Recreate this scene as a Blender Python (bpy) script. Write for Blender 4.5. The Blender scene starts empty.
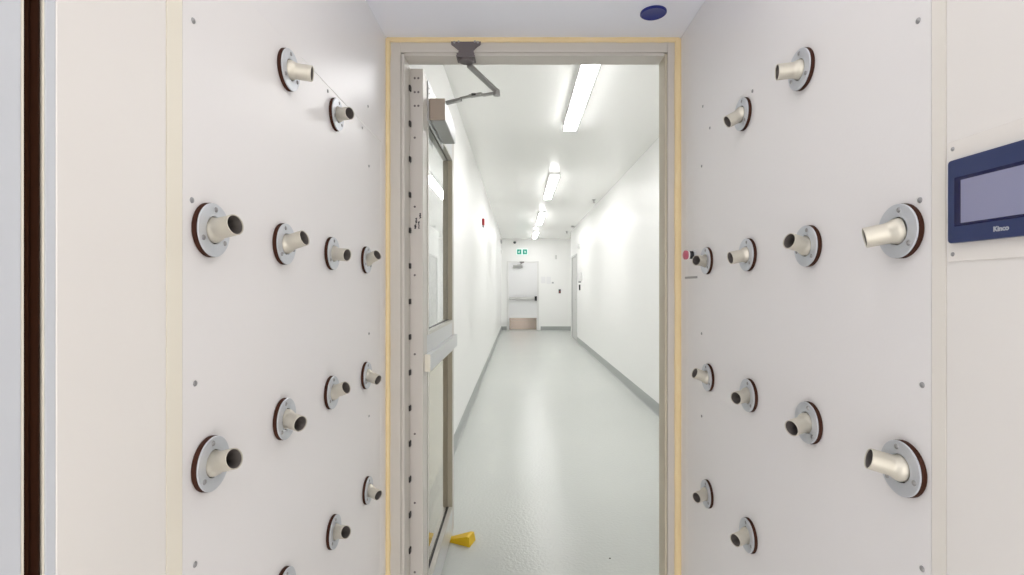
import bpy, bmesh, math, random
from mathutils import Vector, Matrix

random.seed(4)
scene = bpy.context.scene
COL = scene.collection
EYE = 1.30                    # eye height above the floor
FOC = 512.0                   # focal length in pixels of the 1024 px wide frame

# ------------------------------------------------------------------ materials
def mat(name, color, rough=0.5, metal=0.0, bump=None, spec=0.5, coat=0.0, vary=None, emit=None, strength=0.0,
        trans=0.0, rvar=None):
    m = bpy.data.materials.new(name)
    m.use_nodes = True
    nt = m.node_tree
    b = nt.nodes['Principled BSDF']
    b.inputs['Base Color'].default_value = (*color, 1)
    b.inputs['Roughness'].default_value = rough
    b.inputs['Metallic'].default_value = metal
    b.inputs['Specular IOR Level'].default_value = spec
    b.inputs['Coat Weight'].default_value = coat
    b.inputs['Transmission Weight'].default_value = trans
    if emit:
        b.inputs['Emission Color'].default_value = (*emit, 1)
        b.inputs['Emission Strength'].default_value = strength
    if bump or vary or rvar:
        tc = nt.nodes.new('ShaderNodeTexCoord')
    if bump:
        sc_, st, dist = bump
        n = nt.nodes.new('ShaderNodeTexNoise')
        n.inputs['Scale'].default_value = sc_
        n.inputs['Detail'].default_value = 2.0
        nt.links.new(tc.outputs['Object'], n.inputs['Vector'])
        bp = nt.nodes.new('ShaderNodeBump')
        bp.inputs['Strength'].default_value = st
        bp.inputs['Distance'].default_value = dist
        nt.links.new(n.outputs['Fac'], bp.inputs['Height'])
        nt.links.new(bp.outputs['Normal'], b.inputs['Normal'])
    if vary:
        sc_, c2 = vary
        n = nt.nodes.new('ShaderNodeTexNoise')
        n.inputs['Scale'].default_value = sc_
        n.inputs['Detail'].default_value = 3.0
        nt.links.new(tc.outputs['Object'], n.inputs['Vector'])
        mx = nt.nodes.new('ShaderNodeMixRGB')
        mx.inputs['Color1'].default_value = (*color, 1)
        mx.inputs['Color2'].default_value = (*c2, 1)
        nt.links.new(n.outputs['Fac'], mx.inputs['Fac'])
        nt.links.new(mx.outputs['Color'], b.inputs['Base Color'])
    if rvar:
        sc_, r0, r1 = rvar
        n = nt.nodes.new('ShaderNodeTexNoise')
        n.inputs['Scale'].default_value = sc_
        nt.links.new(tc.outputs['Object'], n.inputs['Vector'])
        mr = nt.nodes.new('ShaderNodeMapRange')
        mr.inputs['To Min'].default_value = r0
        mr.inputs['To Max'].default_value = r1
        nt.links.new(n.outputs['Fac'], mr.inputs['Value'])
        nt.links.new(mr.outputs['Result'], b.inputs['Roughness'])
    return m

M = dict(
    panel=mat('gloss_white_panel', (0.81, 0.80, 0.815), 0.36, bump=(170, 0.06, 0.002), vary=(1.6, (0.825, 0.81, 0.805)), spec=0.4),
    upper_panel=mat('glossier_white_panel', (0.81, 0.805, 0.825), 0.36, bump=(170, 0.07, 0.002), vary=(1.6, (0.825, 0.81, 0.81)), spec=0.34),
    seam=mat('white_seam_glint', (0.97, 0.97, 0.96), 0.10),  # near-white colour paints the highlight along the panel seam
    side=mat('warm_lit_white_panel', (0.82, 0.80, 0.765), 0.30, bump=(150, 0.05, 0.002), vary=(1.2, (0.82, 0.795, 0.785))),  # cream base paints the warm light on the near white walls
    roofing=mat('white_ceiling_panel', (0.84, 0.865, 0.95), 0.30),  # blue cast in the colour paints cool light on a white ceiling
    cream=mat('cream_joint_strip', (0.83, 0.79, 0.69), 0.45),
    pale_strip=mat('pale_joint_strip', (0.80, 0.77, 0.72), 0.35),
    corridor=mat('corridor_white_wall', (0.87, 0.87, 0.86), 0.36, bump=(14, 0.04, 0.004), spec=0.22),
    corridor_ceiling=mat('corridor_white_ceiling', (0.83, 0.83, 0.81), 0.25),
    floor=mat('epoxy_floor', (0.575, 0.595, 0.572), 0.13, bump=(60, 0.75, 0.003), vary=(1.3, (0.61, 0.628, 0.60)), spec=0.08),
    bounce_floor=mat('pale_bounce_sheet', (0.84, 0.83, 0.82), 0.4),  # out-of-view bounce surface, kept pale to lift the cabin light
    seal=mat('brown_black_seal', (0.020, 0.006, 0.003), 0.9, spec=0.1, vary=(5, (0.032, 0.010, 0.003))),
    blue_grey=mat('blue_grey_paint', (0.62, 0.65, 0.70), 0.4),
    base=mat('grey_cove_base', (0.36, 0.375, 0.37), 0.35),
    frame=mat('greige_door_frame', (0.60, 0.575, 0.53), 0.42, vary=(8, (0.62, 0.59, 0.545))),
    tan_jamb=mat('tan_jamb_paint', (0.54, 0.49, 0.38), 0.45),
    stile=mat('pale_aluminium_stile', (0.63, 0.60, 0.57), 0.40, metal=0.1),
    rail=mat('satin_aluminium_rail', (0.64, 0.65, 0.66), 0.33, metal=0.35),
    bead=mat('glazing_bead', (0.58, 0.57, 0.53), 0.38, metal=0.25),
    warm_reveal=mat('olive_warm_reveal', (0.55, 0.50, 0.39), 0.5),  # tan colour paints the warm light on the bead reveal
    caulk=mat('yellowed_sealant', (0.80, 0.63, 0.33), 0.5, bump=(60, 0.4, 0.004), vary=(14, (0.84, 0.70, 0.44))),
    rubber=mat('dark_brown_rubber', (0.040, 0.015, 0.010), 0.75, spec=0.2, vary=(20, (0.060, 0.020, 0.010))),
    black_rubber=mat('black_gasket', (0.012, 0.012, 0.014), 0.5),
    flange=mat('zinc_plated_steel', (0.58, 0.61, 0.66), 0.42, metal=0.55, vary=(45, (0.66, 0.68, 0.72))),
    tube=mat('satin_anodised_tube', (0.66, 0.63, 0.55), 0.42, metal=0.55),
    bore=mat('dull_tube_bore', (0.20, 0.18, 0.17), 0.6, metal=0.4),
    screw=mat('steel_screw', (0.36, 0.36, 0.37), 0.35, metal=0.8),
    dark=mat('dark_recess', (0.03, 0.027, 0.026), 0.6),
    dark_steel=mat('dark_painted_steel', (0.16, 0.14, 0.145), 0.45, metal=0.3),
    grey_steel=mat('grey_painted_steel', (0.36, 0.36, 0.35), 0.35, metal=0.5),
    closer=mat('silver_closer_cover', (0.46, 0.47, 0.47), 0.35, metal=0.5),
    closer_end=mat('beige_end_cap', (0.42, 0.35, 0.29), 0.5),
    glass=mat('clear_glass', (0.93, 0.96, 0.95), 0.0, trans=1.0),
    shade_glass=mat('tan_shade_glass', (0.74, 0.68, 0.57), 0.0, trans=1.0),  # tan tint stands in for the shaded gap seen through the pane
    ink=mat('black_marker_ink', (0.02, 0.02, 0.03), 0.7),
    yellow=mat('yellow_wedge_rubber', (0.85, 0.56, 0.01), 0.45, vary=(40, (0.78, 0.50, 0.01))),
    navy=mat('navy_bezel', (0.022, 0.037, 0.122), 0.35),
    deep_navy=mat('deep_navy_border', (0.004, 0.006, 0.055), 0.25),
    screen=mat('grey_blue_screen', (0.25, 0.27, 0.42), 0.12, vary=(14, (0.28, 0.28, 0.41))),
    silver=mat('silver_print', (0.42, 0.44, 0.49), 0.5),
    plate=mat('pale_mounting_plate', (0.82, 0.79, 0.755), 0.25),
    blue_cap=mat('blue_plastic', (0.010, 0.018, 0.20), 0.35),
    pink=mat('pink_button_cap', (0.55, 0.13, 0.19), 0.35),
    white_plastic=mat('white_plastic', (0.80, 0.80, 0.79), 0.4),
    black_plastic=mat('black_plastic', (0.02, 0.02, 0.025), 0.4),
    grey_plastic=mat('grey_plastic', (0.36, 0.36, 0.37), 0.45),
    pale_grey=mat('pale_grey_plastic', (0.60, 0.60, 0.59), 0.45),
    red=mat('red_plastic', (0.36, 0.025, 0.03), 0.4),
    door=mat('white_painted_door', (0.78, 0.78, 0.79), 0.35),
    door_frame=mat('pale_door_frame', (0.74, 0.74, 0.73), 0.4),
    grey_door=mat('grey_door_paint', (0.58, 0.58, 0.57), 0.45),
    kick=mat('brushed_stainless', (0.38, 0.32, 0.28), 0.12, metal=0.9),  # brown base stands in for the brownish reflection on the steel
    stainless=mat('stainless_bar', (0.55, 0.55, 0.54), 0.3, metal=0.8),
    paper=mat('white_paper', (0.80, 0.80, 0.81), 0.8),
    sign_white=mat('lit_sign_white', (0.8, 0.9, 0.88), 0.4, emit=(0.75, 1.0, 0.95), strength=0.15),
    sign_green=mat('lit_sign_green', (0.0, 0.30, 0.21), 0.4, emit=(0.0, 0.55, 0.36), strength=0.08),
    lamp=mat('tube_diffuser', (0.9, 0.9, 0.9), 0.4, emit=(1.0, 0.985, 0.985), strength=22.8),
    warm_fill=mat('warm_fill_diffuser', (0.9, 0.9, 0.9), 0.4, emit=(1.0, 0.955, 0.90), strength=1.1),  # emission of the unseen fill lamps in the cabin ceiling
    housing=mat('lamp_housing', (0.72, 0.72, 0.72), 0.4),
)

# ------------------------------------------------------------------ mesh helpers
class B:
    """collects shapes; H coordinates are relative to eye level: (x, y depth, h)"""
    def __init__(self):
        self.bm = bmesh.new()
    def box(self, x0, x1, y0, y1, h0, h1, bev=0.0, seg=2):
        t = bmesh.new()
        bmesh.ops.create_cube(t, size=1)
        bmesh.ops.scale(t, vec=(abs(x1 - x0), abs(y1 - y0), abs(h1 - h0)), verts=t.verts)
        bmesh.ops.translate(t, vec=((x0 + x1) / 2, (y0 + y1) / 2, (h0 + h1) / 2 + EYE), verts=t.verts)
        if bev:
            bmesh.ops.bevel(t, geom=t.edges[:], offset=bev, segments=seg, affect='EDGES', profile=0.5)
        return self.add(t)
    def add(self, t, mtx=None):
        if mtx is not None:
            t.transform(mtx)
        me = bpy.data.meshes.new('tmp')
        t.to_mesh(me); t.free()
        self.bm.from_mesh(me)
        bpy.data.meshes.remove(me)
        return self
    def lathe(self, prof, origin, axis, n=32, closed=True):
        """revolve profile [(radius, along)] round an axis"""
        t = bmesh.new()
        rings = []
        for r, a in prof:
            if r < 1e-6:
                rings.append([t.verts.new((0, 0, a))])
            else:
                rings.append([t.verts.new((r * math.cos(2 * math.pi * k / n), r * math.sin(2 * math.pi * k / n), a)) for k in range(n)])
        for p, q in zip(rings, rings[1:]):
            for k in range(n):
                k2 = (k + 1) % n
                f = ([p[0]] if len(p) == 1 else [p[k], p[k2]]) + ([q[0]] if len(q) == 1 else [q[k2], q[k]])
                if len(f) >= 3:
                    t.faces.new(f)
        bmesh.ops.recalc_face_normals(t, faces=t.faces[:])
        rot = Vector(axis).normalized().to_track_quat('Z', 'Y').to_matrix().to_4x4()
        o = Vector(origin); o.z += EYE
        return self.add(t, Matrix.Translation(o) @ rot)
    def bar(self, p, q, w, th, up=(0, 0, 1), bev=0.002):
        """rectangular bar from p to q (width w sideways, thickness th along up)"""
        p, q = Vector(p), Vector(q)
        d = (q - p); L = d.length; d.normalize()
        s = d.cross(Vector(up)).normalized(); u = s.cross(d).normalized()
        t = bmesh.new()
        bmesh.ops.create_cube(t, size=1)
        bmesh.ops.scale(t, vec=(L, w, th), verts=t.verts)
        if bev:
            bmesh.ops.bevel(t, geom=t.edges[:], offset=bev, segments=2, affect='EDGES', profile=0.5)
        c = (p + q) / 2
        mtx = Matrix(((d.x, s.x, u.x, c.x), (d.y, s.y, u.y, c.y), (d.z, s.z, u.z, c.z + EYE), (0, 0, 0, 1)))
        return self.add(t, mtx)
    def prism(self, pts, mtx, depth, bev=0.0):
        """extrude a 2-D outline by depth along local z, then place with mtx"""
        t = bmesh.new()
        lo = [t.verts.new((x, y, 0)) for x, y in pts]
        hi = [t.verts.new((x, y, depth)) for x, y in pts]
        t.faces.new(lo[::-1]); t.faces.new(hi)
        for k in range(len(pts)):
            k2 = (k + 1) % len(pts)
            t.faces.new([lo[k], lo[k2], hi[k2], hi[k]])
        bmesh.ops.recalc_face_normals(t, faces=t.faces[:])
        if bev:
            bmesh.ops.bevel(t, geom=t.edges[:], offset=bev, segments=2, affect='EDGES', profile=0.5)
        return self.add(t, Matrix.Translation((0, 0, EYE)) @ mtx)
    def ribbon(self, pts, w, mtx, depth=0.0004):
        for (x0, y0), (x1, y1) in zip(pts, pts[1:]):
            d = Vector((x1 - x0, y1 - y0)); L = d.length
            if L < 1e-6: continue
            d /= L; n = Vector((-d.y, d.x)) * w / 2; e = d * w * 0.3
            a, b = Vector((x0, y0)) - e, Vector((x1, y1)) + e
            self.prism([tuple(a - n), tuple(b - n), tuple(b + n), tuple(a + n)], mtx, depth)
        return self
    def build(self, name, m, parent=None, angle=35):
        me = bpy.data.meshes.new(name)
        self.bm.to_mesh(me); self.bm.free()
        for p in me.polygons: p.use_smooth = True
        me.set_sharp_from_angle(angle=math.radians(angle))
        me.materials.append(M[m] if isinstance(m, str) else m)
        o = bpy.data.objects.new(name, me)
        COL.objects.link(o)
        wn = o.modifiers.new('weighted_normals', 'WEIGHTED_NORMAL')
        wn.weight = 100; wn.keep_sharp = True
        if parent is not None: attach(o, parent)
        return o

def attach(o, parent):
    o.parent = parent
    o.matrix_parent_inverse = world(parent).inverted()

def world(o):
    w = Matrix.LocRotScale(o.location, o.rotation_euler, o.scale)
    return world(o.parent) @ o.matrix_parent_inverse @ w if o.parent else w

def tag(o, label, cat, group=None):
    o['label'] = label; o['category'] = cat
    if group: o['group'] = group
    return o

def thing(name, label, cat, loc, group=None):
    o = bpy.data.objects.new(name, None)
    o.empty_display_size = 0.05
    o.location = (loc[0], loc[1], loc[2] + EYE)
    COL.objects.link(o)
    return tag(o, label, cat, group)

def struct(o, label=None):
    o['kind'] = 'structure'
    if label: o['label'] = label
    return o

def empty_struct(name, loc, label=None):
    o = bpy.data.objects.new(name, None)
    o.location = (loc[0], loc[1], loc[2] + EYE)
    COL.objects.link(o)
    return struct(o, label)

SCREW = [(0.0, 0.0024), (0.0022, 0.0022), (0.0042, 0.0012), (0.0048, 0.0), (0.0048, -0.001)]
def screw(parent, origin, axis, r=0.0048, m='screw', head=None):
    s = r / 0.0048
    b = B().lathe([(a * s, c * s) for a, c in SCREW], origin, axis, 14)
    # driver recess: a small dark cross bar pair on the head
    o = b.build('screw', m, parent)
    return o

# ------------------------------------------------------------------ setting: air shower cabin
XL, XR = -0.448, 0.552        # faces of the side walls
YE = 1.74                     # front of the end door frame
HC = 0.85                     # cabin ceiling above eye level
FL = -EYE
YB = -0.95

struct(B().box(-1.2, 2.2, YB - 0.1, 16.2, FL - 0.1, FL).build('floor', 'floor'), 'glossy pale grey green epoxy floor')

wl = struct(B().box(XL - 0.06, XL - 0.0025, 0.4975, YE + 0.076, FL, HC)
            .box(XL - 0.0026, XL, 0.4975, 0.652, FL, HC, 0.001).build('wall_left', 'side'), 'white left wall of the air shower')
wr = struct(B().box(XR + 0.0025, XR + 0.06, YB, YE + 0.076, FL, HC)
            .box(XR, XR + 0.0026, YB, 0.660, FL, HC, 0.001).build('wall_right', 'side'), 'white right wall of the air shower')
# glossy nozzle panels screwed to the side walls: a lower one and an upper one
SEAM = 0.478
for side, wall in ((-1, wl), (1, wr)):
    X = XL if side < 0 else XR
    o = 0.0026 * side
    B().box(X, X + o, 0.684, 1.674, FL + 0.02, SEAM).build('nozzle_panel', 'panel', wall)
    B().box(X, X + o, 0.684, YE, SEAM + 0.0001, HC - 0.001).box(X, X + o, 1.6741, YE, FL + 0.02, SEAM).build('plain_panel', 'upper_panel', wall)
    if side < 0:
        B().box(X + o * 0.5, X - 0.0012 * side, 1.06, 1.6755, SEAM - 0.0013, SEAM + 0.0013, 0.0011).box(X - o * 0.2, X + o * 0.35, 1.6733, 1.6755, FL + 0.02, SEAM - 0.0013, 0.0005).build('seam_glint', 'seam', wall)  # bright bead drawn only where the seam edge catches light
    else:
        B().box(X - o * 0.2, X + o * 0.25, 1.6733, 1.6755, FL + 0.02, SEAM, 0.0005).build('seam_glint', 'seam', wall)
    B().box(X - 0.0003 * side, X + o, 0.653 if side < 0 else 0.661, 0.683, FL + 0.002, HC - 0.002, 0.0003).build('joint_strip', 'cream' if side < 0 else 'pale_strip', wall)
    for (y, h) in [(0.706, 0.369), (0.703, 0.121), (0.710 if side < 0 else 0.699, -0.132), (0.710 if side < 0 else 0.699, -0.383),
                   (1.205, 0.464), (1.528, 0.543), (1.472, 0.461), (1.538, 0.367), (1.538, -0.136), (1.538, -0.384)]:
        screw(wall, (X - 0.0002 * side, y, h), (-side, 0, 0), 0.0042)

struct(B().box(-0.6, 0.7, YB - 0.06, YE + 0.02, HC, HC + 0.05).build('ceiling', 'roofing'), 'white ceiling of the air shower, cool light put in its colour')
struct(B().box(-0.6, -0.40, YB - 0.06, YB, FL, HC).box(0.50, 0.7, YB - 0.06, YB, FL, HC).box(-0.40, 0.50, YB - 0.06, YB, 0.80, HC)
       .build('wall_back', 'side'), 'unseen white back wall with an opening added to let light in')  # unseen wall, opened to let the background light the cabin
struct(B().box(XL, XR, YB, YE, FL, FL + 0.002).build('floor_bounce', 'bounce_floor'), 'unseen pale floor sheet added to bounce light in the air shower')  # unseen sheet added to bounce light up the walls

# door in the left wall near the viewer: frame strip, dark double seal, slab
d3 = empty_struct('door_2', (XL, 0.2, FL), 'pale sliding door with dark brown rubber seal in the left wall')
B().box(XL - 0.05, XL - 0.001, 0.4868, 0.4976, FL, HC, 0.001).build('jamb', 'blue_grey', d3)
B().box(XL - 0.05, XL - 0.0018, 0.4847, 0.4867, FL, HC, 0.0008).build('edge_bead', 'cream', d3)
B().box(XL - 0.05, XL - 0.006, 0.4668, 0.4846, FL, HC).lathe([(0.0, 0), (0.0048, 0), (0.0048, HC - FL), (0.0, HC - FL)], (XL - 0.0065, 0.4797, FL), (0, 0, 1), 16) \
    .lathe([(0.0, 0), (0.0040, 0), (0.0040, HC - FL), (0.0, HC - FL)], (XL - 0.0070, 0.4710, FL), (0, 0, 1), 16).build('rubber_seal', 'seal', d3)
B().box(XL - 0.05, XL - 0.0018, 0.4636, 0.4667, FL, HC, 0.0012).build('edge_bead', 'cream', d3)
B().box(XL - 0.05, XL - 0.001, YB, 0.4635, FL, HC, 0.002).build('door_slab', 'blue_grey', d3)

# ------------------------------------------------------------------ end door frame with sealant
FX0, FX1 = -0.387, 0.500      # clear opening
FH = 0.792
trim = empty_struct('trim_1', (0.05, YE, FL), 'greige steel frame of the open glazed door')
B().box(XL, -0.3985, YE, YE + 0.075, FL, HC, 0.0012).build('outer_jamb', 'frame', trim)
B().box(-0.3978, FX0, YE + 0.004, YE + 0.075, FL, FH + 0.006, 0.0012).build('inner_jamb', 'frame', trim)
B().box(0.5092, XR, YE, YE + 0.075, FL, HC, 0.0012).build('outer_jamb', 'frame', trim)
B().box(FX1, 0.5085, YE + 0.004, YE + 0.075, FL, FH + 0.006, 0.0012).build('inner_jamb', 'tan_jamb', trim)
B().box(-0.3978, 0.5085, YE, YE + 0.075, FH + 0.010, HC, 0.0012).build('head', 'frame', trim)
B().box(FX0 + 0.0004, FX1 - 0.0004, YE + 0.004, YE + 0.075, FH, FH + 0.0095, 0.0012).build('head_return', 'frame', trim)

def bead_strip(b, p, q, r, seed):
    rnd = random.Random(seed)
    p, q = Vector(p), Vector(q)
    n = 46; k = 10
    d = (q - p).normalized()
    a = d.cross(Vector((0, 1, 0))).normalized(); c = Vector((0, 1, 0))
    t = bmesh.new(); rings = []
    for i in range(n + 1):
        rr = r * (1 + rnd.uniform(-0.09, 0.09)) * (1.14 if rnd.random() < 0.05 else 1)
        ctr = p.lerp(q, i / n)
        rings.append([t.verts.new(ctr + a * math.cos(2 * math.pi * j / k) * rr + c * math.sin(2 * math.pi * j / k) * rr * 0.75) for j in range(k)])
    for u, v in zip(rings, rings[1:]):
        for j in range(k):
            t.faces.new([u[j], u[(j + 1) % k], v[(j + 1) % k], v[j]])
    t.faces.new(rings[0]); t.faces.new(rings[-1])
    bmesh.ops.recalc_face_normals(t, faces=t.faces[:])
    b.add(t, Matrix.Translation((0, 0, EYE)))
B_ = B(); bead_strip(B_, (XL + 0.005, YE - 0.002, FL + 0.01), (XL + 0.005, YE - 0.002, HC - 0.004), 0.0095, 1); B_.build('sealant_bead', 'caulk', trim)
B_ = B(); bead_strip(B_, (XR - 0.009, YE - 0.002, FL + 0.01), (XR - 0.009, YE - 0.002, HC - 0.004), 0.0115, 2); B_.build('sealant_bead', 'caulk', trim)
B_ = B(); bead_strip(B_, (XL + 0.004, YE - 0.002, HC - 0.0065), (XR - 0.006, YE - 0.002, HC - 0.0065), 0.0088, 3); B_.build('sealant_bead', 'caulk', trim)

# ------------------------------------------------------------------ corridor shell
CL, CR, CH, CE = -0.515, 1.440, 1.54, 15.85
YC = YE + 0.076
struct(B().box(-0.75, 2.1, YC - 0.002, 16.2, CH, CH + 0.1).build('ceiling_corridor', 'corridor_ceiling'), 'glossy white corridor ceiling')
struct(B().box(CL - 0.1, CL, YC - 0.07, CE + 0.1, FL, CH).build('wall_corridor_left', 'corridor'), 'glossy white left corridor wall')
DY0, DY1, DH = 12.50, 13.66, 0.80
struct(B().box(CR, CR + 0.4, YC - 0.07, DY0, FL, CH).box(CR, CR + 0.4, DY1, 13.95, FL, CH).box(CR, CR + 0.4, DY0, DY1, DH, CH)
       .box(CR + 0.16, CR + 0.4, DY0, DY1, FL, DH)
       .build('wall_corridor_right', 'corridor'), 'glossy white right corridor wall')
struct(B().box(1.76, 1.86, 13.9, CE + 0.1, FL, CH).build('wall_alcove_right', 'corridor'))
struct(B().box(-0.6, 1.9, CE, CE + 0.1, FL, CH).build('wall_end', 'corridor'), 'white wall closing the corridor')
struct(B().box(-0.7, CL + 0.001, YC - 0.07, YC, FL, CH).box(-0.54, XL, YC - 0.03, YC, FL, CH).box(XR, 1.9, YC - 0.07, YC, FL, CH)
       .box(-0.54, XR + 0.01, YC - 0.03, YC, HC, CH).build('wall_front', 'corridor'))

def cove(name, side, x, y0, y1, label):
    s = side   # side: +1 faces +x
    pts = [(0, 0), (0.020, 0), (0.011, 0.006), (0.006, 0.016), (0.0055, 0.112), (0.003, 0.12), (0, 0.12)]
    mtx = Matrix(((s, 0, 0, x), (0, 0, 1, y0), (0, 1, 0, FL), (0, 0, 0, 1)))
    struct(B().prism(pts, mtx, y1 - y0).build(name, 'base'), label)
cove('baseboard_left', 1, CL, YC, CE, 'grey coved base along left corridor wall')
cove('baseboard_right', -1, CR, YC, DY0 - 0.06, 'grey coved base along right corridor wall')
mtx = Matrix(((0, 0, 1, 0.70), (-1, 0, 0, CE), (0, 1, 0, FL), (0, 0, 0, 1)))
pts = [(0, 0), (0.020, 0), (0.011, 0.006), (0.006, 0.016), (0.0055, 0.112), (0.003, 0.12), (0, 0.12)]
struct(B().prism(pts, mtx, 1.06).build('baseboard_end', 'base'), 'grey coved base on the end wall')
mtx = Matrix(((0, 0, 1, CL), (-1, 0, 0, CE), (0, 1, 0, FL), (0, 0, 0, 1)))
struct(B().prism(pts, mtx, 0.17).build('baseboard_end_short', 'base'))

# grey door in the right corridor wall, far down
d4 = empty_struct('door_4', (CR, (DY0 + DY1) / 2, FL), 'grey door in the right corridor wall')
B().box(CR - 0.012, CR + 0.15, DY0 - 0.05, DY0 + 0.05, FL, DH + 0.05, 0.003).box(CR - 0.012, CR + 0.15, DY1 - 0.05, DY1 + 0.05, FL, DH + 0.05, 0.003) \
    .box(CR - 0.012, CR + 0.15, DY0 + 0.05, DY1 - 0.05, DH, DH + 0.05, 0.003).build('door_frame', 'grey_door', d4)
B().box(CR + 0.012, CR + 0.055, DY0 + 0.053, DY1 - 0.053, FL + 0.01, DH - 0.004, 0.002).build('door_leaf', 'grey_door', d4)
B().bar((CR - 0.03, DY0 + 0.12, -0.28), (CR - 0.03, DY0 + 0.24, -0.28), 0.018, 0.018).lathe([(0.0, 0), (0.025, 0), (0.025, 0.008), (0.008, 0.01), (0.008, 0.045), (0, 0.045)], (CR + 0.012, DY0 + 0.13, -0.28), (-1, 0, 0), 16).build('door_handle', 'stainless', d4)

# far exit door in the end wall
EX0, EX1, EHT = -0.288, 0.586, 0.79
d5 = empty_struct('door_3', ((EX0 + EX1) / 2, CE, FL), 'white exit door with panic bar and steel kick plate at corridor end')
B().box(EX0 - 0.06, EX0 - 0.004, CE - 0.03, CE + 0.02, FL, EHT + 0.06, 0.004).box(EX1 + 0.004, EX1 + 0.06, CE - 0.03, CE + 0.02, FL, EHT + 0.06, 0.004) \
    .box(EX0 - 0.004, EX1 + 0.004, CE - 0.03, CE + 0.02, EHT + 0.004, EHT + 0.06, 0.004).build('door_frame', 'door_frame', d5)
B().box(EX0, EX1, CE - 0.012, CE + 0.02, FL + 0.012, EHT, 0.002).build('door_leaf', 'door', d5)
B().box(EX0 + 0.02, EX1 - 0.01, CE - 0.016, CE - 0.0121, FL + 0.02, FL + 0.385, 0.001).build('kick_plate', 'kick', d5)
pb = B().bar((EX0 + 0.02, CE - 0.075, -0.312), (EX1 - 0.07, CE - 0.075, -0.312), 0.04, 0.078, bev=0.012) \
    .box(EX0 + 0.01, EX0 + 0.05, CE - 0.075, CE - 0.0125, -0.335, -0.288, 0.004).build('panic_bar', 'stainless', d5)
B().box(EX1 - 0.075, EX1 - 0.005, CE - 0.095, CE - 0.0125, -0.385, -0.245, 0.008).build('latch_case', 'black_plastic', pb)
t = thing('door_closer', 'small grey closer at the top of the white exit door', 'door closer', (-0.05, CE - 0.03, 0.66))
B().box(-0.15, 0.14, CE - 0.075, CE - 0.0125, 0.635, 0.715, 0.01).build('closer_body', 'grey_steel', t)
B().bar((-0.02, CE - 0.05, 0.722), (0.10, CE - 0.19, 0.735), 0.02, 0.008).bar((0.10, CE - 0.19, 0.742), (0.13, CE - 0.045, 0.80), 0.02, 0.008).build('closer_arm', 'dark_steel', t)
B().box(0.05, 0.19, CE - 0.05, CE - 0.0305, 0.79, 0.825, 0.003).build('arm_bracket', 'dark_steel', t)

# ------------------------------------------------------------------ open glazed door leaf
LY0, LY1 = 1.832, 2.716
LX0, LX1 = -0.386, -0.340
LH0, LH1 = -1.265, 0.786
leaf = empty_struct('door_1', (LX0, LY0, FL), 'open glazed aluminium door with two panes, held back against the left side')
B().box(LX0, LX1, LY0, LY0 + 0.083, LH0, LH1, 0.0012).build('hinge_stile', 'stile', leaf)
B().box(LX0, LX1, LY1 - 0.075, LY1, LH0, LH1, 0.0012).build('lock_stile', 'stile', leaf)
B().box(LX0, LX1, LY0 + 0.0832, LY1 - 0.0752, 0.668, LH1, 0.0012).build('top_rail', 'rail', leaf)
B().box(LX0, LX1, LY0 + 0.0832, LY1 - 0.0752, -0.306, -0.176, 0.0012).build('middle_rail', 'rail', leaf)
B().box(LX0, LX1, LY0 + 0.0832, LY1 - 0.0752, LH0, -1.135, 0.0012).build('bottom_rail', 'rail', leaf)
def beads(h0, h1, pane):
    y0, y1 = LY0 + 0.0834, LY1 - 0.0754
    w = 0.014
    b = B()
    for xa, xb in ((LX1 - 0.018, LX1 + 0.004), (LX0 - 0.004, LX0 + 0.018)):
        b.box(xa, xb, y0, y0 + w, h0, h1, 0.001).box(xa, xb, y1 - w, y1, h0, h1, 0.001)
        b.box(xa, xb, y0 + w, y1 - w, h0, h0 + w, 0.001).box(xa, xb, y0 + w, y1 - w, h1 - w, h1, 0.001)
    b.build('glazing_bead', 'bead', leaf)
    B().box(LX1 - 0.0203, LX1 - 0.0150, y0 + w, y1 - w - 0.003, h0 + w, h0 + w + 0.0020).build('glazing_gasket', 'black_rubber', leaf)
    B().box(LX1 - 0.0203, LX1 + 0.0030, y1 - w - 0.0012, y1 - w, h0 + w, h1 - w).build('warm_reveal_strip', 'warm_reveal', leaf)  # thin strip colouring the reveal as if warmly lit
    B().box(LX1 - 0.026, LX1 - 0.0205, y0 + 0.004, y1 - 0.004, h0 + 0.004, h1 - 0.004).build('glass_pane', pane, leaf)
beads(-0.1755, 0.6675, 'glass')
beads(-1.1345, -0.3065, 'shade_glass')  # lower pane, shade behind it put into the glass colour
pr = B().box(LX1 + 0.0002, LX1 + 0.020, 1.868, 2.700, -0.303, -0.242, 0.002).build('push_rail', 'rail', leaf)
B().box(LX1 + 0.0002, LX1 + 0.0205, 1.8645, 1.8678, -0.304, -0.241, 0.001).build('end_cap', 'cream', pr)
# continuous hinge with dark bearing slots
hg = B().box(-0.3925, LX0 - 0.0002, 1.8165, LY0 + 0.03, LH0, LH1, 0.0008).build('continuous_hinge', 'frame', leaf)
hh = 0.206 + 0.1265 * 5
while hh > LH0 + 0.05:
    if hh < LH1 - 0.02:
        B().box(-0.3915, -0.3812, 1.8135, 1.8318, hh - 0.0095, hh + 0.0095, 0.001).build('hinge_bearing', 'dark', hg)
    hh -= 0.1265
for x, h in [(-0.3695, 0.752), (-0.3565, 0.752), (-0.3695, 0.702), (-0.3565, 0.702), (-0.3695, 0.653), (-0.3565, 0.653), (-0.3695, 0.539),
             (-0.3695, 0.292), (-0.3695, 0.047), (-0.3695, -0.236), (-0.3695, -0.521), (-0.3695, -0.768), (-0.3695, -1.016)]:
    screw(leaf, (x, LY0 - 0.0001, h), (0, -1, 0), 0.0041, 'dark_steel')
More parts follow.
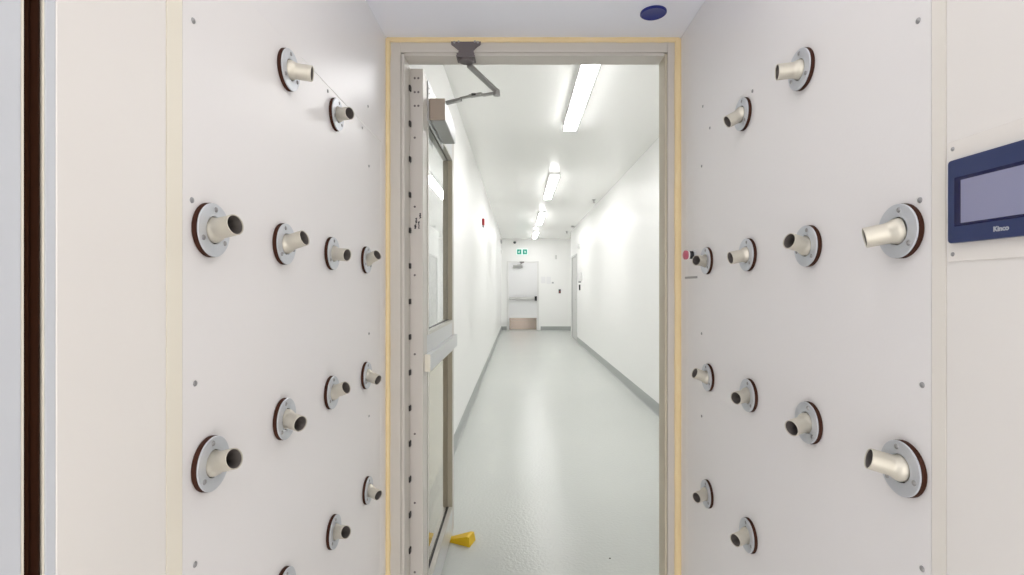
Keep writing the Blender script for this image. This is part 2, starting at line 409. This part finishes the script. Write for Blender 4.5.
# two short lines of illegible handwriting, running up the edge of the door
mt = Matrix(((0, 1, 0, -0.3680), (0, 0, -1, LY0 - 0.0001), (-1, 0, 0, 0.212), (0, 0, 0, 1)))   # placed in the strokes below
def scrawl(x0, h0, h1, seed, amp):
    rnd = random.Random(seed)
    n = 11
    ps = []
    for i in range(n + 1):
        h = h0 + (h1 - h0) * i / n
        ps.append((x0 + (amp if i % 2 else -amp) * rnd.uniform(0.4, 1.0), h + rnd.uniform(-0.001, 0.001)))
    return ps
wm = Matrix(((1, 0, 0, 0), (0, 0, 1, LY0 - 0.0008), (0, 1, 0, 0), (0, 0, 0, 1)))
hw = B()
hw.ribbon(scrawl(-0.3672, 0.213, 0.228, 3, 0.0036), 0.0022, wm)
hw.ribbon(scrawl(-0.3640, 0.232, 0.252, 5, 0.0032), 0.0020, wm)
hw.ribbon(scrawl(-0.3545, 0.214, 0.240, 7, 0.0034), 0.0020, wm)
hw.ribbon(scrawl(-0.3500, 0.250, 0.268, 9, 0.0032), 0.0022, wm)
hw.build('handwriting', 'ink', leaf)

# closer on the open door
t = thing('door_closer', 'silver closer with folded arm above the open glazed door', 'door closer', (LX1, 2.1, 0.68))
pl = B().box(LX1 + 0.0002, LX1 + 0.005, 1.915, 2.300, 0.625, 0.778, 0.001).build('drop_plate', 'rail', t)
for h in (0.752, 0.733):
    screw(pl, (LX1 + 0.005, 1.927, h), (1, 0, 0), 0.004, 'dark_steel')
cb = B().box(LX1 + 0.0052, LX1 + 0.064, 1.940, 2.262, 0.636, 0.716, 0.006, 3).build('closer_body', 'closer', t)
B().box(LX1 + 0.0052, LX1 + 0.065, 1.930, 1.9398, 0.635, 0.717, 0.003).build('end_cap', 'closer_end', cb)
elbow = (-0.080, 1.930, 0.742)
B().lathe([(0, 0), (0.014, 0), (0.014, 0.012), (0.010, 0.022), (0, 0.022)], (-0.300, 2.03, 0.7158), (0, 0, 1), 18).build('spindle', 'dark_steel', t)
arm1 = B().bar((-0.300, 2.030, 0.731), (-0.222, 1.994, 0.735), 0.020, 0.011).bar((-0.224, 1.995, 0.740), (-0.180, 1.975, 0.742), 0.019, 0.005).bar((-0.186, 1.978, 0.742), (-0.135, 1.955, 0.742), 0.022, 0.009).bar((-0.137, 1.956, 0.737), elbow[:2] + (0.737,), 0.019, 0.007).build('main_arm', 'grey_steel', t)
B().box(-0.178, -0.146, 1.955, 1.962, 0.738, 0.7455).build('adjusting_slot', 'dark', arm1)
B().bar(elbow, (-0.170, 1.785, 0.7765), 0.021, 0.010).build('forearm', 'grey_steel', t)
B().lathe([(0, -0.004), (0.013, -0.004), (0.014, 0.0), (0.014, 0.014), (0.011, 0.018), (0, 0.018)], (elbow[0], elbow[1], elbow[2] - 0.012), (0, 0, 1), 18).build('elbow_joint', 'grey_steel', t)
# T-shaped shoe screwed over the head of the frame
sm = Matrix(((1, 0, 0, -0.177), (0, 0, -1, YE - 0.0008), (0, 1, 0, 0), (0, 0, 0, 1)))
sh = B().prism([(-0.051, 0.842), (-0.049, 0.826), (-0.040, 0.820), (-0.024, 0.806), (-0.026, 0.797), (0.028, 0.797), (0.026, 0.806), (0.040, 0.820), (0.050, 0.826), (0.052, 0.842),
                (0.042, 0.8445), (0.034, 0.839), (0.018, 0.839), (-0.014, 0.839), (-0.030, 0.840), (-0.040, 0.8445)], sm, 0.005, 0.001)
sh.box(-0.210, -0.146, YE - 0.0055, YE + 0.050, 0.7868, 0.7915, 0.0015).box(-0.208, -0.148, YE - 0.0056, YE - 0.0006, 0.785, 0.7985, 0.001).build('arm_bracket', 'dark_steel', t)
B().lathe([(0, 0), (0.026, 0), (0.027, 0.003), (0.023, 0.009), (0, 0.009)], (-0.178, YE + 0.022, 0.7866), (0, 0, -1), 22).build('pivot_disc', 'dark_steel', t)
for x, h in ((-0.216, 0.8335), (-0.201, 0.8365), (-0.146, 0.8365), (-0.136, 0.8335)):
    screw(t, (x, YE - 0.0056, h), (0, -1, 0), 0.0046, 'screw')

# yellow wedge under the open door
wd = bmesh.new()
Lw, w0, w1 = 0.140, 0.036, 0.082
prof = [(0, 0.046), (-0.018, 0.046), (-Lw, 0.007)]
vs = {}
def pv(k, x, y, z): vs[k] = wd.verts.new((x, y, z)); return vs[k]
for sgn, nm in ((-1, 'a'), (1, 'b')):
    pv(nm + '0', 0.006, sgn * w1 / 2, 0); pv(nm + '1', 0.0, sgn * w1 / 2 * 0.86, 0.046); pv(nm + '2', -0.016, sgn * w1 / 2 * 0.8, 0.047)
    pv(nm + '3', -Lw, sgn * w0 / 2, 0.006); pv(nm + '4', -Lw, sgn * w0 / 2, 0)
for s_ in 'ab': wd.faces.new([vs[s_ + k] for k in '01234'])
for k in range(5):
    k2 = (k + 1) % 5
    wd.faces.new([vs['a%d' % k], vs['a%d' % k2], vs['b%d' % k2], vs['b%d' % k]])
bmesh.ops.recalc_face_normals(wd, faces=wd.faces[:])
bmesh.ops.bevel(wd, geom=wd.edges[:], offset=0.002, segments=2, affect='EDGES', profile=0.5)
ang = math.atan2(-0.42, 0.91)
tip = B().add(wd, Matrix.Translation((-0.236, 2.606, 0.0)) @ Matrix.Rotation(ang + math.radians(8), 4, 'Z'))
tag(tip.build('door_wedge', 'yellow'), 'yellow rubber wedge on the grey floor holding the glazed door', 'door wedge')

# ------------------------------------------------------------------ air nozzles
NOZ = [
('LA1', 0.988, 0.422, (0.98, 0.18, -0.10)),
('LA2', 1.249, 0.424, (0.89, -0.45, -0.07)),
('LB1', 0.737, 0.084, (0.95, -0.28, 0.16)),
('LB2', 0.970, 0.084, (0.95, -0.17, 0.27)),
('LB3', 1.221, 0.083, (0.93, -0.34, -0.11)),
('LB4', 1.498, 0.083, (0.84, -0.43, 0.33)),
('LC1', 0.736, -0.253, (0.92, -0.28, 0.26)),
('LC2', 0.971, -0.248, (0.88, -0.47, -0.10)),
('LC3', 1.218, -0.248, (0.89, -0.31, 0.34)),
('LC4', 1.498, -0.255, (0.88, -0.39, -0.25)),
('LD3', 1.231, -0.586, (0.83, -0.51, 0.22)),
('LD4', 1.510, -0.596, (0.85, -0.50, -0.15)),
('RA1', 0.988, 0.423, (-0.98, 0.19, -0.04)),
('RA2', 1.246, 0.424, (-0.88, -0.05, -0.46)),
('RB1', 0.730, 0.082, (-0.87, 0.45, -0.19)),
('RB2', 0.966, 0.080, (-0.94, -0.27, 0.21)),
('RB3', 1.220, 0.080, (-0.98, -0.06, -0.19)),
('RB4', 1.486, 0.080, (-0.86, -0.51, 0.00)),
('RC1', 0.725, -0.256, (-0.93, 0.29, 0.24)),
('RC2', 0.963, -0.253, (-0.92, -0.36, -0.16)),
('RC3', 1.214, -0.254, (-0.88, -0.46, -0.06)),
('RC4', 1.476, -0.257, (-0.93, -0.16, 0.33)),
('RD3', 1.216, -0.587, (-0.89, -0.45, -0.07)),
('RD4', 1.482, -0.595, (-0.86, -0.50, -0.07)),
('LD2', 0.971, -0.572, (0.90, -0.42, 0.08)),
]
LAB = {
 'LA1': 'steel air nozzle on left wall, topmost, with its short tube level',
 'LA2': 'steel air nozzle just below the thin slanting seam of the left wall',
 'LB1': 'large-looking air nozzle at outer end of upper long row on left wall',
 'LB2': 'air nozzle second from outer end of upper long row on left wall, tube tilted up',
 'LB3': 'air nozzle second from the door frame in upper long row on left wall',
 'LB4': 'air nozzle beside the door frame in upper long row on left wall',
 'LC1': 'air nozzle at outer end of lower long row on left wall, tube tilted up',
 'LC2': 'air nozzle second from outer end of lower long row on left wall',
 'LC3': 'air nozzle second from the door frame in lower long row on left wall',
 'LC4': 'air nozzle beside the door frame in lower long row on left wall, tube tilted down',
 'LD3': 'air nozzle on left wall in lowest row, one out from the door frame',
 'LD4': 'air nozzle on left wall in lowest row, closest to the door frame',
 'LD2': 'air nozzle on left wall cut off by bottom of photo, only its rim showing',
 'RA1': 'steel air nozzle on right wall, topmost, pointing level to the left',
 'RA2': 'steel air nozzle on right wall, one below the topmost, tube drooping',
 'RB1': 'large-looking air nozzle on right wall just beside the blue touch panel',
 'RB2': 'air nozzle second from the touch panel in upper long row on right wall',
 'RB3': 'air nozzle between two others in upper row on right wall, third from touch panel',
 'RB4': 'air nozzle right next to the pink emergency button on right wall',
 'RC1': 'large-looking air nozzle at outer end of lower long row on right wall, below touch panel',
 'RC2': 'air nozzle second from outer end of lower long row on right wall',
 'RC3': 'air nozzle third from outer end of lower long row on right wall',
 'RC4': 'air nozzle beside the door frame in lower long row on right wall, tube tilted up',
 'RD3': 'air nozzle on right wall in lowest row, one out from the door frame',
 'RD4': 'air nozzle on right wall in lowest row, closest to the door frame',
}
def ring(r0, r1, a0, a1, bev):
    return [(r0, a0), (r1 - bev, a0), (r1, a0 + bev), (r1, a1 - bev), (r1 - bev, a1), (r0 + bev, a1), (r0, a1 - bev), (r0, a0)]
MESH = {}
def nozzle(code, y, h, d):
    s = -1 if code[0] == 'R' else 1          # direction of the wall's normal
    X = XL if s > 0 else XR
    y += 0.0019 / y ** 2
    t = thing('air_nozzle', LAB[code], 'air nozzle', (X, y, h), 'air nozzles on the %s wall' % ('left' if s > 0 else 'right'))
    n = (s, 0, 0)
    o = (X, y, h)
    B().lathe(ring(0.0208, 0.0392, 0.0, 0.0070, 0.0008), o, n, 44).build('gasket', 'rubber', t)
    fl = B().lathe(ring(0.0198, 0.0388, 0.0071, 0.0100, 0.0009), o, n, 44).build('flange', 'flange', t)
    rr = random.Random(code)
    a0 = rr.uniform(-0.2, 0.25)
    for k in range(3):
        a = math.pi / 2 + a0 + k * 2 * math.pi / 3
        screw(fl, (X + s * 0.0100, y + 0.0300 * math.cos(a), h + 0.0300 * math.sin(a)), n, 0.0040)
    # ball seat in the flange, tube leaving it along d
    d = Vector(d).normalized()
    c = (X + s * 0.0062, y, h)
    R = 0.0190
    prof = [(0.0, -0.004), (0.012, -0.006)]
    prof = [(0.0, -0.0050), (0.0176, -0.0050), (0.0184, -0.0030), (R, 0.0), (0.0187, 0.0035), (0.0176, 0.0072), (0.0163, 0.0100), (0.0154, 0.0125), (0.0150, 0.0150),
            (0.0150, 0.0415), (0.0145, 0.0420), (0.0137, 0.0420), (0.0134, 0.0415), (0.0133, 0.0400)]
    tb = B().lathe(prof, c, d, 36).build('tube', 'tube', t, 50)
    B().lathe([(0.01325, 0.0405), (0.0131, 0.030), (0.0128, 0.004), (0.0, 0.003)], c, d, 30).build('bore', 'bore', tb, 50)
    return t
for nz in NOZ: nozzle(*nz)

# ------------------------------------------------------------------ touch panel on the right wall
ht = thing('touch_panel', 'navy framed touch screen on the right wall', 'touch panel', (XR, 0.58, 0.10))
B().box(XR - 0.0022, XR - 0.0001, 0.480, 0.655, 0.034, 0.186, 0.0006).build('mounting_plate', 'plate', ht)
for y, h in ((0.6475, 0.176), (0.6475, 0.043)):
    screw(ht, (XR - 0.0022, y, h), (-1, 0, 0), 0.0028)
def rrect(x0, x1, y0, y1, r, n=6):
    ps = []
    for cx, cy, a in ((x1 - r, y1 - r, 0), (x0 + r, y1 - r, 90), (x0 + r, y0 + r, 180), (x1 - r, y0 + r, 270)):
        for k in range(n + 1):
            th = math.radians(a + 90 * k / n)
            ps.append((cx + r * math.cos(th), cy + r * math.sin(th)))
    return ps
HM = lambda off: Matrix(((0, 0, -1, XR - off), (-1, 0, 0, 0), (0, 1, 0, 0), (0, 0, 0, 1)))   # local x -> -y, local y -> h, local z -> -x
B().prism(rrect(-0.6475, -0.5095, 0.0565, 0.1600, 0.0045), HM(0.0023), 0.0065, 0.0008).build('bezel', 'navy', ht)
B().prism(rrect(-0.6370, -0.5150, 0.0767, 0.1372, 0.001), HM(0.00881), 0.0004).build('screen_border', 'deep_navy', ht)
B().prism(rrect(-0.6274, -0.5246, 0.0800, 0.1328, 0.0005), HM(0.00922), 0.0003).build('screen', 'screen', ht)
cu = bpy.data.curves.new('brand_lettering', 'FONT')
cu.body = 'Kinco'; cu.size = 0.0079; cu.align_x = 'CENTER'; cu.align_y = 'CENTER'; cu.extrude = 0.0002; cu.offset = 0.0003
fo = bpy.data.objects.new('brand_lettering', cu)
COL.objects.link(fo)
cu.materials.append(M['silver'])
mw = HM(0.0092)
mw = Matrix.Translation((0, 0, EYE)) @ mw @ Matrix.Translation((-0.5755, 0.0672, 0))
bpy.context.view_layer.update()
fm = bpy.data.meshes.new_from_object(fo.evaluated_get(bpy.context.evaluated_depsgraph_get()))
bpy.data.objects.remove(fo); bpy.data.curves.remove(cu)
fm.transform(mw)
fo = bpy.data.objects.new('brand_lettering', fm)
COL.objects.link(fo)
attach(fo, ht)

# emergency button by the door frame
et = thing('emergency_button', 'pink capped push button beside the right side of the door frame', 'push button', (XR, 1.600, 0.104))
eo = (XR, 1.600, 0.104); en = (-1, 0, 0)
B().lathe([(0, 0), (0.0165, 0), (0.0165, 0.005), (0.013, 0.006), (0, 0.006)], eo, en, 28).build('collar', 'rail', et)
B().lathe([(0, 0.0061), (0.0125, 0.0061), (0.0125, 0.018), (0, 0.018)], eo, en, 28).build('neck', 'black_plastic', et)
B().lathe([(0, 0.0181), (0.0135, 0.0181), (0.0135, 0.0225), (0, 0.0225)], eo, en, 28).build('ring', 'white_plastic', et)
B().lathe([(0, 0.0226), (0.0130, 0.0226), (0.0145, 0.026), (0.0140, 0.032), (0.010, 0.0345), (0, 0.0355)], eo, en, 28).build('button_cap', 'pink', et)
tag(B().box(XR - 0.0012, XR - 0.0001, 1.575, 1.690, 0.031, 0.038, 0.0003).build('label_strip', 'grey_plastic'),
    'thin grey label strip on the right wall under the pink capped button', 'label')

# blue cap in the cabin ceiling
bt = tag(B().lathe([(0, 0.0), (0.040, 0.0), (0.040, 0.004), (0.036, 0.0065), (0.032, 0.0045), (0, 0.0035)], (0.417, 1.577, HC), (0, 0, -1), 40).build('ceiling_plug', 'blue_cap'),
         'round dark blue plug in the white ceiling above the door', 'ceiling plug')

# ------------------------------------------------------------------ corridor lamps and small fittings
FX = 0.485
LL = {0: 'long strip light nearest the doorway, largest on the corridor ceiling', 1: 'second strip light from the doorway on the corridor ceiling',
      2: 'third strip light from the doorway on the corridor ceiling', 3: 'last small strip light before the corridor end wall'}
for i, (y0, y1) in enumerate(((3.05, 4.80), (6.76, 8.51), (10.2, 11.95), (13.6, 15.2))):
    t = thing('strip_light', LL[i], 'ceiling light', (FX, (y0 + y1) / 2, CH), 'strip lights along the corridor')
    B().box(FX - 0.064, FX + 0.064, y0 + 0.006, y1 - 0.006, CH - 0.050, CH - 0.0005, 0.003).build('housing', 'housing', t)
    B().box(FX - 0.058, FX + 0.058, y0, y1, CH - 0.064, CH - 0.0505, 0.006, 3).build('diffuser', 'lamp', t)
# unseen ceiling lamps, added and sized to light the cabin evenly
for i, (x, y) in enumerate(((0.05, 0.72), (0.05, -0.25))):
    t = thing('cabin_fill_light', ('unseen fill lamp added in the air shower ceiling towards the glazed door', 'unseen fill lamp added in the air shower ceiling at the back')[i], 'ceiling light', (x, y, HC))
    B().box(x - 0.32, x + 0.32, y - 0.32, y + 0.32, HC - 0.012, HC - 0.0005, 0.003).build('lamp_frame', 'housing', t)
    B().box(x - 0.30, x + 0.30, y - 0.30, y + 0.30, HC - 0.015, HC - 0.0121, 0.001).build('diffuser', 'warm_fill', t)

# exit sign, two green pictograms
st = thing('exit_sign', 'lit green running figure sign above the white exit door', 'exit sign', (0.12, CE - 0.03, 1.12))
B().box(-0.052, 0.302, CE - 0.045, CE - 0.0005, 1.030, 1.222, 0.006).build('sign_case', 'sign_white', st)
def man(x, flip):
    f = -1 if flip else 1
    wm = Matrix(((f, 0, 0, x), (0, 0, -1, CE - 0.0481), (0, 1, 0, 1.126), (0, 0, 0, 1))) @ Matrix.Scale(0.72, 4)
    b = B()
    b.ribbon([(-0.004, 0.022), (-0.010, -0.010)], 0.022, wm)
    b.ribbon([(-0.010, -0.012), (0.014, -0.028), (0.006, -0.056)], 0.013, wm)
    b.ribbon([(-0.012, -0.012), (-0.022, -0.036), (-0.046, -0.040)], 0.013, wm)
    b.ribbon([(0.0, 0.020), (0.022, 0.004), (0.036, 0.012)], 0.010, wm)
    b.ribbon([(-0.004, 0.020), (-0.028, 0.014), (-0.034, -0.006)], 0.010, wm)
    b.prism([(0.006 + 0.012 * math.cos(k * math.pi / 6), 0.045 + 0.012 * math.sin(k * math.pi / 6)) for k in range(12)], wm, 0.0004)
    return b
for x, fl in ((0.038, False), (0.214, True)):
    p = B().box(x - 0.066, x + 0.066, CE - 0.048, CE - 0.0452, 1.052, 1.200, 0.001).build('pictogram', 'sign_green', st)
    man(x, fl).build('running_figure', 'sign_white', p)

t = thing('security_camera', 'small dome camera on the end wall above the exit sign', 'camera', (-0.10, CE, 1.42))
B().lathe([(0, 0), (0.055, 0), (0.055, 0.03), (0.048, 0.045), (0, 0.045)], (-0.10, CE - 0.0005, 1.44), (0, -1, 0), 24).build('base', 'white_plastic', t)
B().lathe([(0.045, 0), (0.043, 0.02), (0.032, 0.038), (0.016, 0.047), (0, 0.05)], (-0.10, CE - 0.03, 1.425), (0, -0.55, -0.83), 24).build('dome', 'black_plastic', t)

t = thing('fire_alarm', 'red alarm box high on the left corridor wall', 'alarm', (CL, 7.36, 0.95))
B().box(CL + 0.0005, CL + 0.034, 7.32, 7.40, 0.905, 1.000, 0.006).build('body', 'red', t)
B().box(CL + 0.004, CL + 0.030, 7.33, 7.39, 0.875, 0.904, 0.006).build('lens', 'grey_plastic', t)

for x, y, lb in ((1.32, 8.9, 'sprinkler head in corridor ceiling nearest the right wall'), (1.32, 13.85, 'far sprinkler head close to the corridor end')):
    t = thing('sprinkler', lb, 'sprinkler', (x, y, CH), 'corridor sprinklers')
    B().lathe([(0, 0), (0.038, 0), (0.036, 0.006), (0.016, 0.010), (0.012, 0.03), (0, 0.03)], (x, y, CH - 0.0003), (0, 0, -1), 20).build('body', 'grey_plastic', t)
    B().lathe([(0, 0.05), (0.004, 0.031), (0.005, 0.05), (0.022, 0.052), (0.022, 0.055), (0, 0.055)], (x, y, CH), (0, 0, -1), 16).build('deflector', 'dark_steel', t)
tag(B().lathe([(0, 0), (0.05, 0), (0.048, 0.014), (0.03, 0.026), (0, 0.03)], (1.36, 12.7, CH - 0.0003), (0, 0, -1), 22).build('ceiling_sensor', 'grey_plastic'),
    'flat grey sensor disc on the ceiling above the far grey door', 'sensor')

tag(B().box(1.145, 1.205, CE - 0.03, CE - 0.0005, 0.90, 1.03, 0.006).build('wall_sensor', 'pale_grey'), 'small pale grey sensor high on the end wall', 'sensor')
t = thing('wall_switch', 'dark switch box on the end wall right of the exit door', 'switch', (1.29, CE, -0.10))
B().box(1.255, 1.325, CE - 0.035, CE - 0.0005, -0.155, -0.030, 0.005).build('body', 'black_plastic', t)
B().box(1.272, 1.308, CE - 0.042, CE - 0.0352, -0.135, -0.085, 0.003).build('indicator', 'red', t)
tag(B().box(1.045, 1.105, CE - 0.04, CE - 0.0005, 0.150, 0.195, 0.006).build('door_buzzer', 'grey_plastic'), 'tiny grey box beside the notice on the end wall', 'buzzer')
for (x0, x1, h0, h1), lb in (((0.71, 0.85, 0.16, 0.36), 'pale upright notice sheet on the end wall next to the exit door'), ((0.88, 1.02, 0.14, 0.36), 'pale notice sheet on the end wall beside the tiny grey box')):
    tag(B().box(x0, x1, CE - 0.002, CE - 0.0003, h0, h1).build('notice', 'paper'), lb, 'notice', 'notices on the end wall')
t = thing('card_reader', 'black card reader beside the far grey door on right corridor wall', 'card reader', (CR, 11.85, 0.03))
B().box(CR - 0.030, CR - 0.0005, 11.80, 11.88, -0.045, 0.085, 0.006).build('body', 'black_plastic', t)
B().box(CR - 0.0325, CR - 0.0302, 11.815, 11.865, 0.03, 0.07, 0.001).build('keypad', 'dark_steel', t)
t = thing('soap_dispenser', 'white wall dispenser above the black card reader', 'dispenser', (CR, 11.55, 0.25))
B().box(CR - 0.085, CR - 0.0005, 11.50, 11.62, 0.16, 0.36, 0.018, 3).build('body', 'white_plastic', t)
B().box(CR - 0.075, CR - 0.02, 11.52, 11.60, 0.125, 0.159, 0.008).build('push_lever', 'grey_plastic', t)
tag(B().box(CR - 0.035, CR - 0.0005, 11.95, 12.03, 0.93, 1.03, 0.006).build('door_contact', 'white_plastic'), 'small white box high on the right corridor wall before the grey door', 'sensor')
for h0, lb in ((1.33, 'upper of two small white boxes at far end of left corridor wall'), (1.03, 'lower of two small white boxes at far end of left corridor wall')):
    tag(B().box(CL + 0.0005, CL + 0.045, 15.15, 15.24, h0, h0 + 0.10, 0.006).build('junction_box', 'grey_plastic' if h0 > 1.2 else 'white_plastic'), lb, 'junction box')
tag(B().lathe([(0, 0), (0.005, 0), (0.0045, 0.0015), (0.0025, 0.0025), (0, 0.0028)], (0.4425, 2.464, FL), (0, 0, 1), 9).build('grit', 'dark'), 'tiny dark speck of grit on the grey floor', 'grit')

# ------------------------------------------------------------------ camera, world, colour
cam = bpy.data.cameras.new('camera')
cam.sensor_fit = 'HORIZONTAL'; cam.sensor_width = 36.0
cam.lens = 36.0 * FOC / 1024.0
cam.shift_x = -6.0 / 1024.0
cam.shift_y = 0.8 / 1024.0
cam.clip_start = 0.02
co = bpy.data.objects.new('camera', cam)
co.location = (0, 0, EYE); co.rotation_euler = (math.pi / 2, 0, 0)
COL.objects.link(co)
scene.camera = co

w = bpy.data.worlds.new('world'); scene.world = w
w.use_nodes = True
w.node_tree.nodes['Background'].inputs['Color'].default_value = (1.0, 0.955, 0.905, 1)
w.node_tree.nodes['Background'].inputs['Strength'].default_value = 2.0  # lights the cabin through the added opening in the back wall

vs_ = scene.view_settings
vs_.view_transform = 'Standard'; vs_.look = 'None'; vs_.gamma = 1.0; vs_.use_curve_mapping = False
vs_.exposure = 0.5
scene.cycles.max_bounces = 16
scene.cycles.diffuse_bounces = 12
scene.cycles.glossy_bounces = 6
scene.cycles.transmission_bounces = 8
scene.cycles.caustics_reflective = False
scene.cycles.sample_clamp_indirect = 6.0
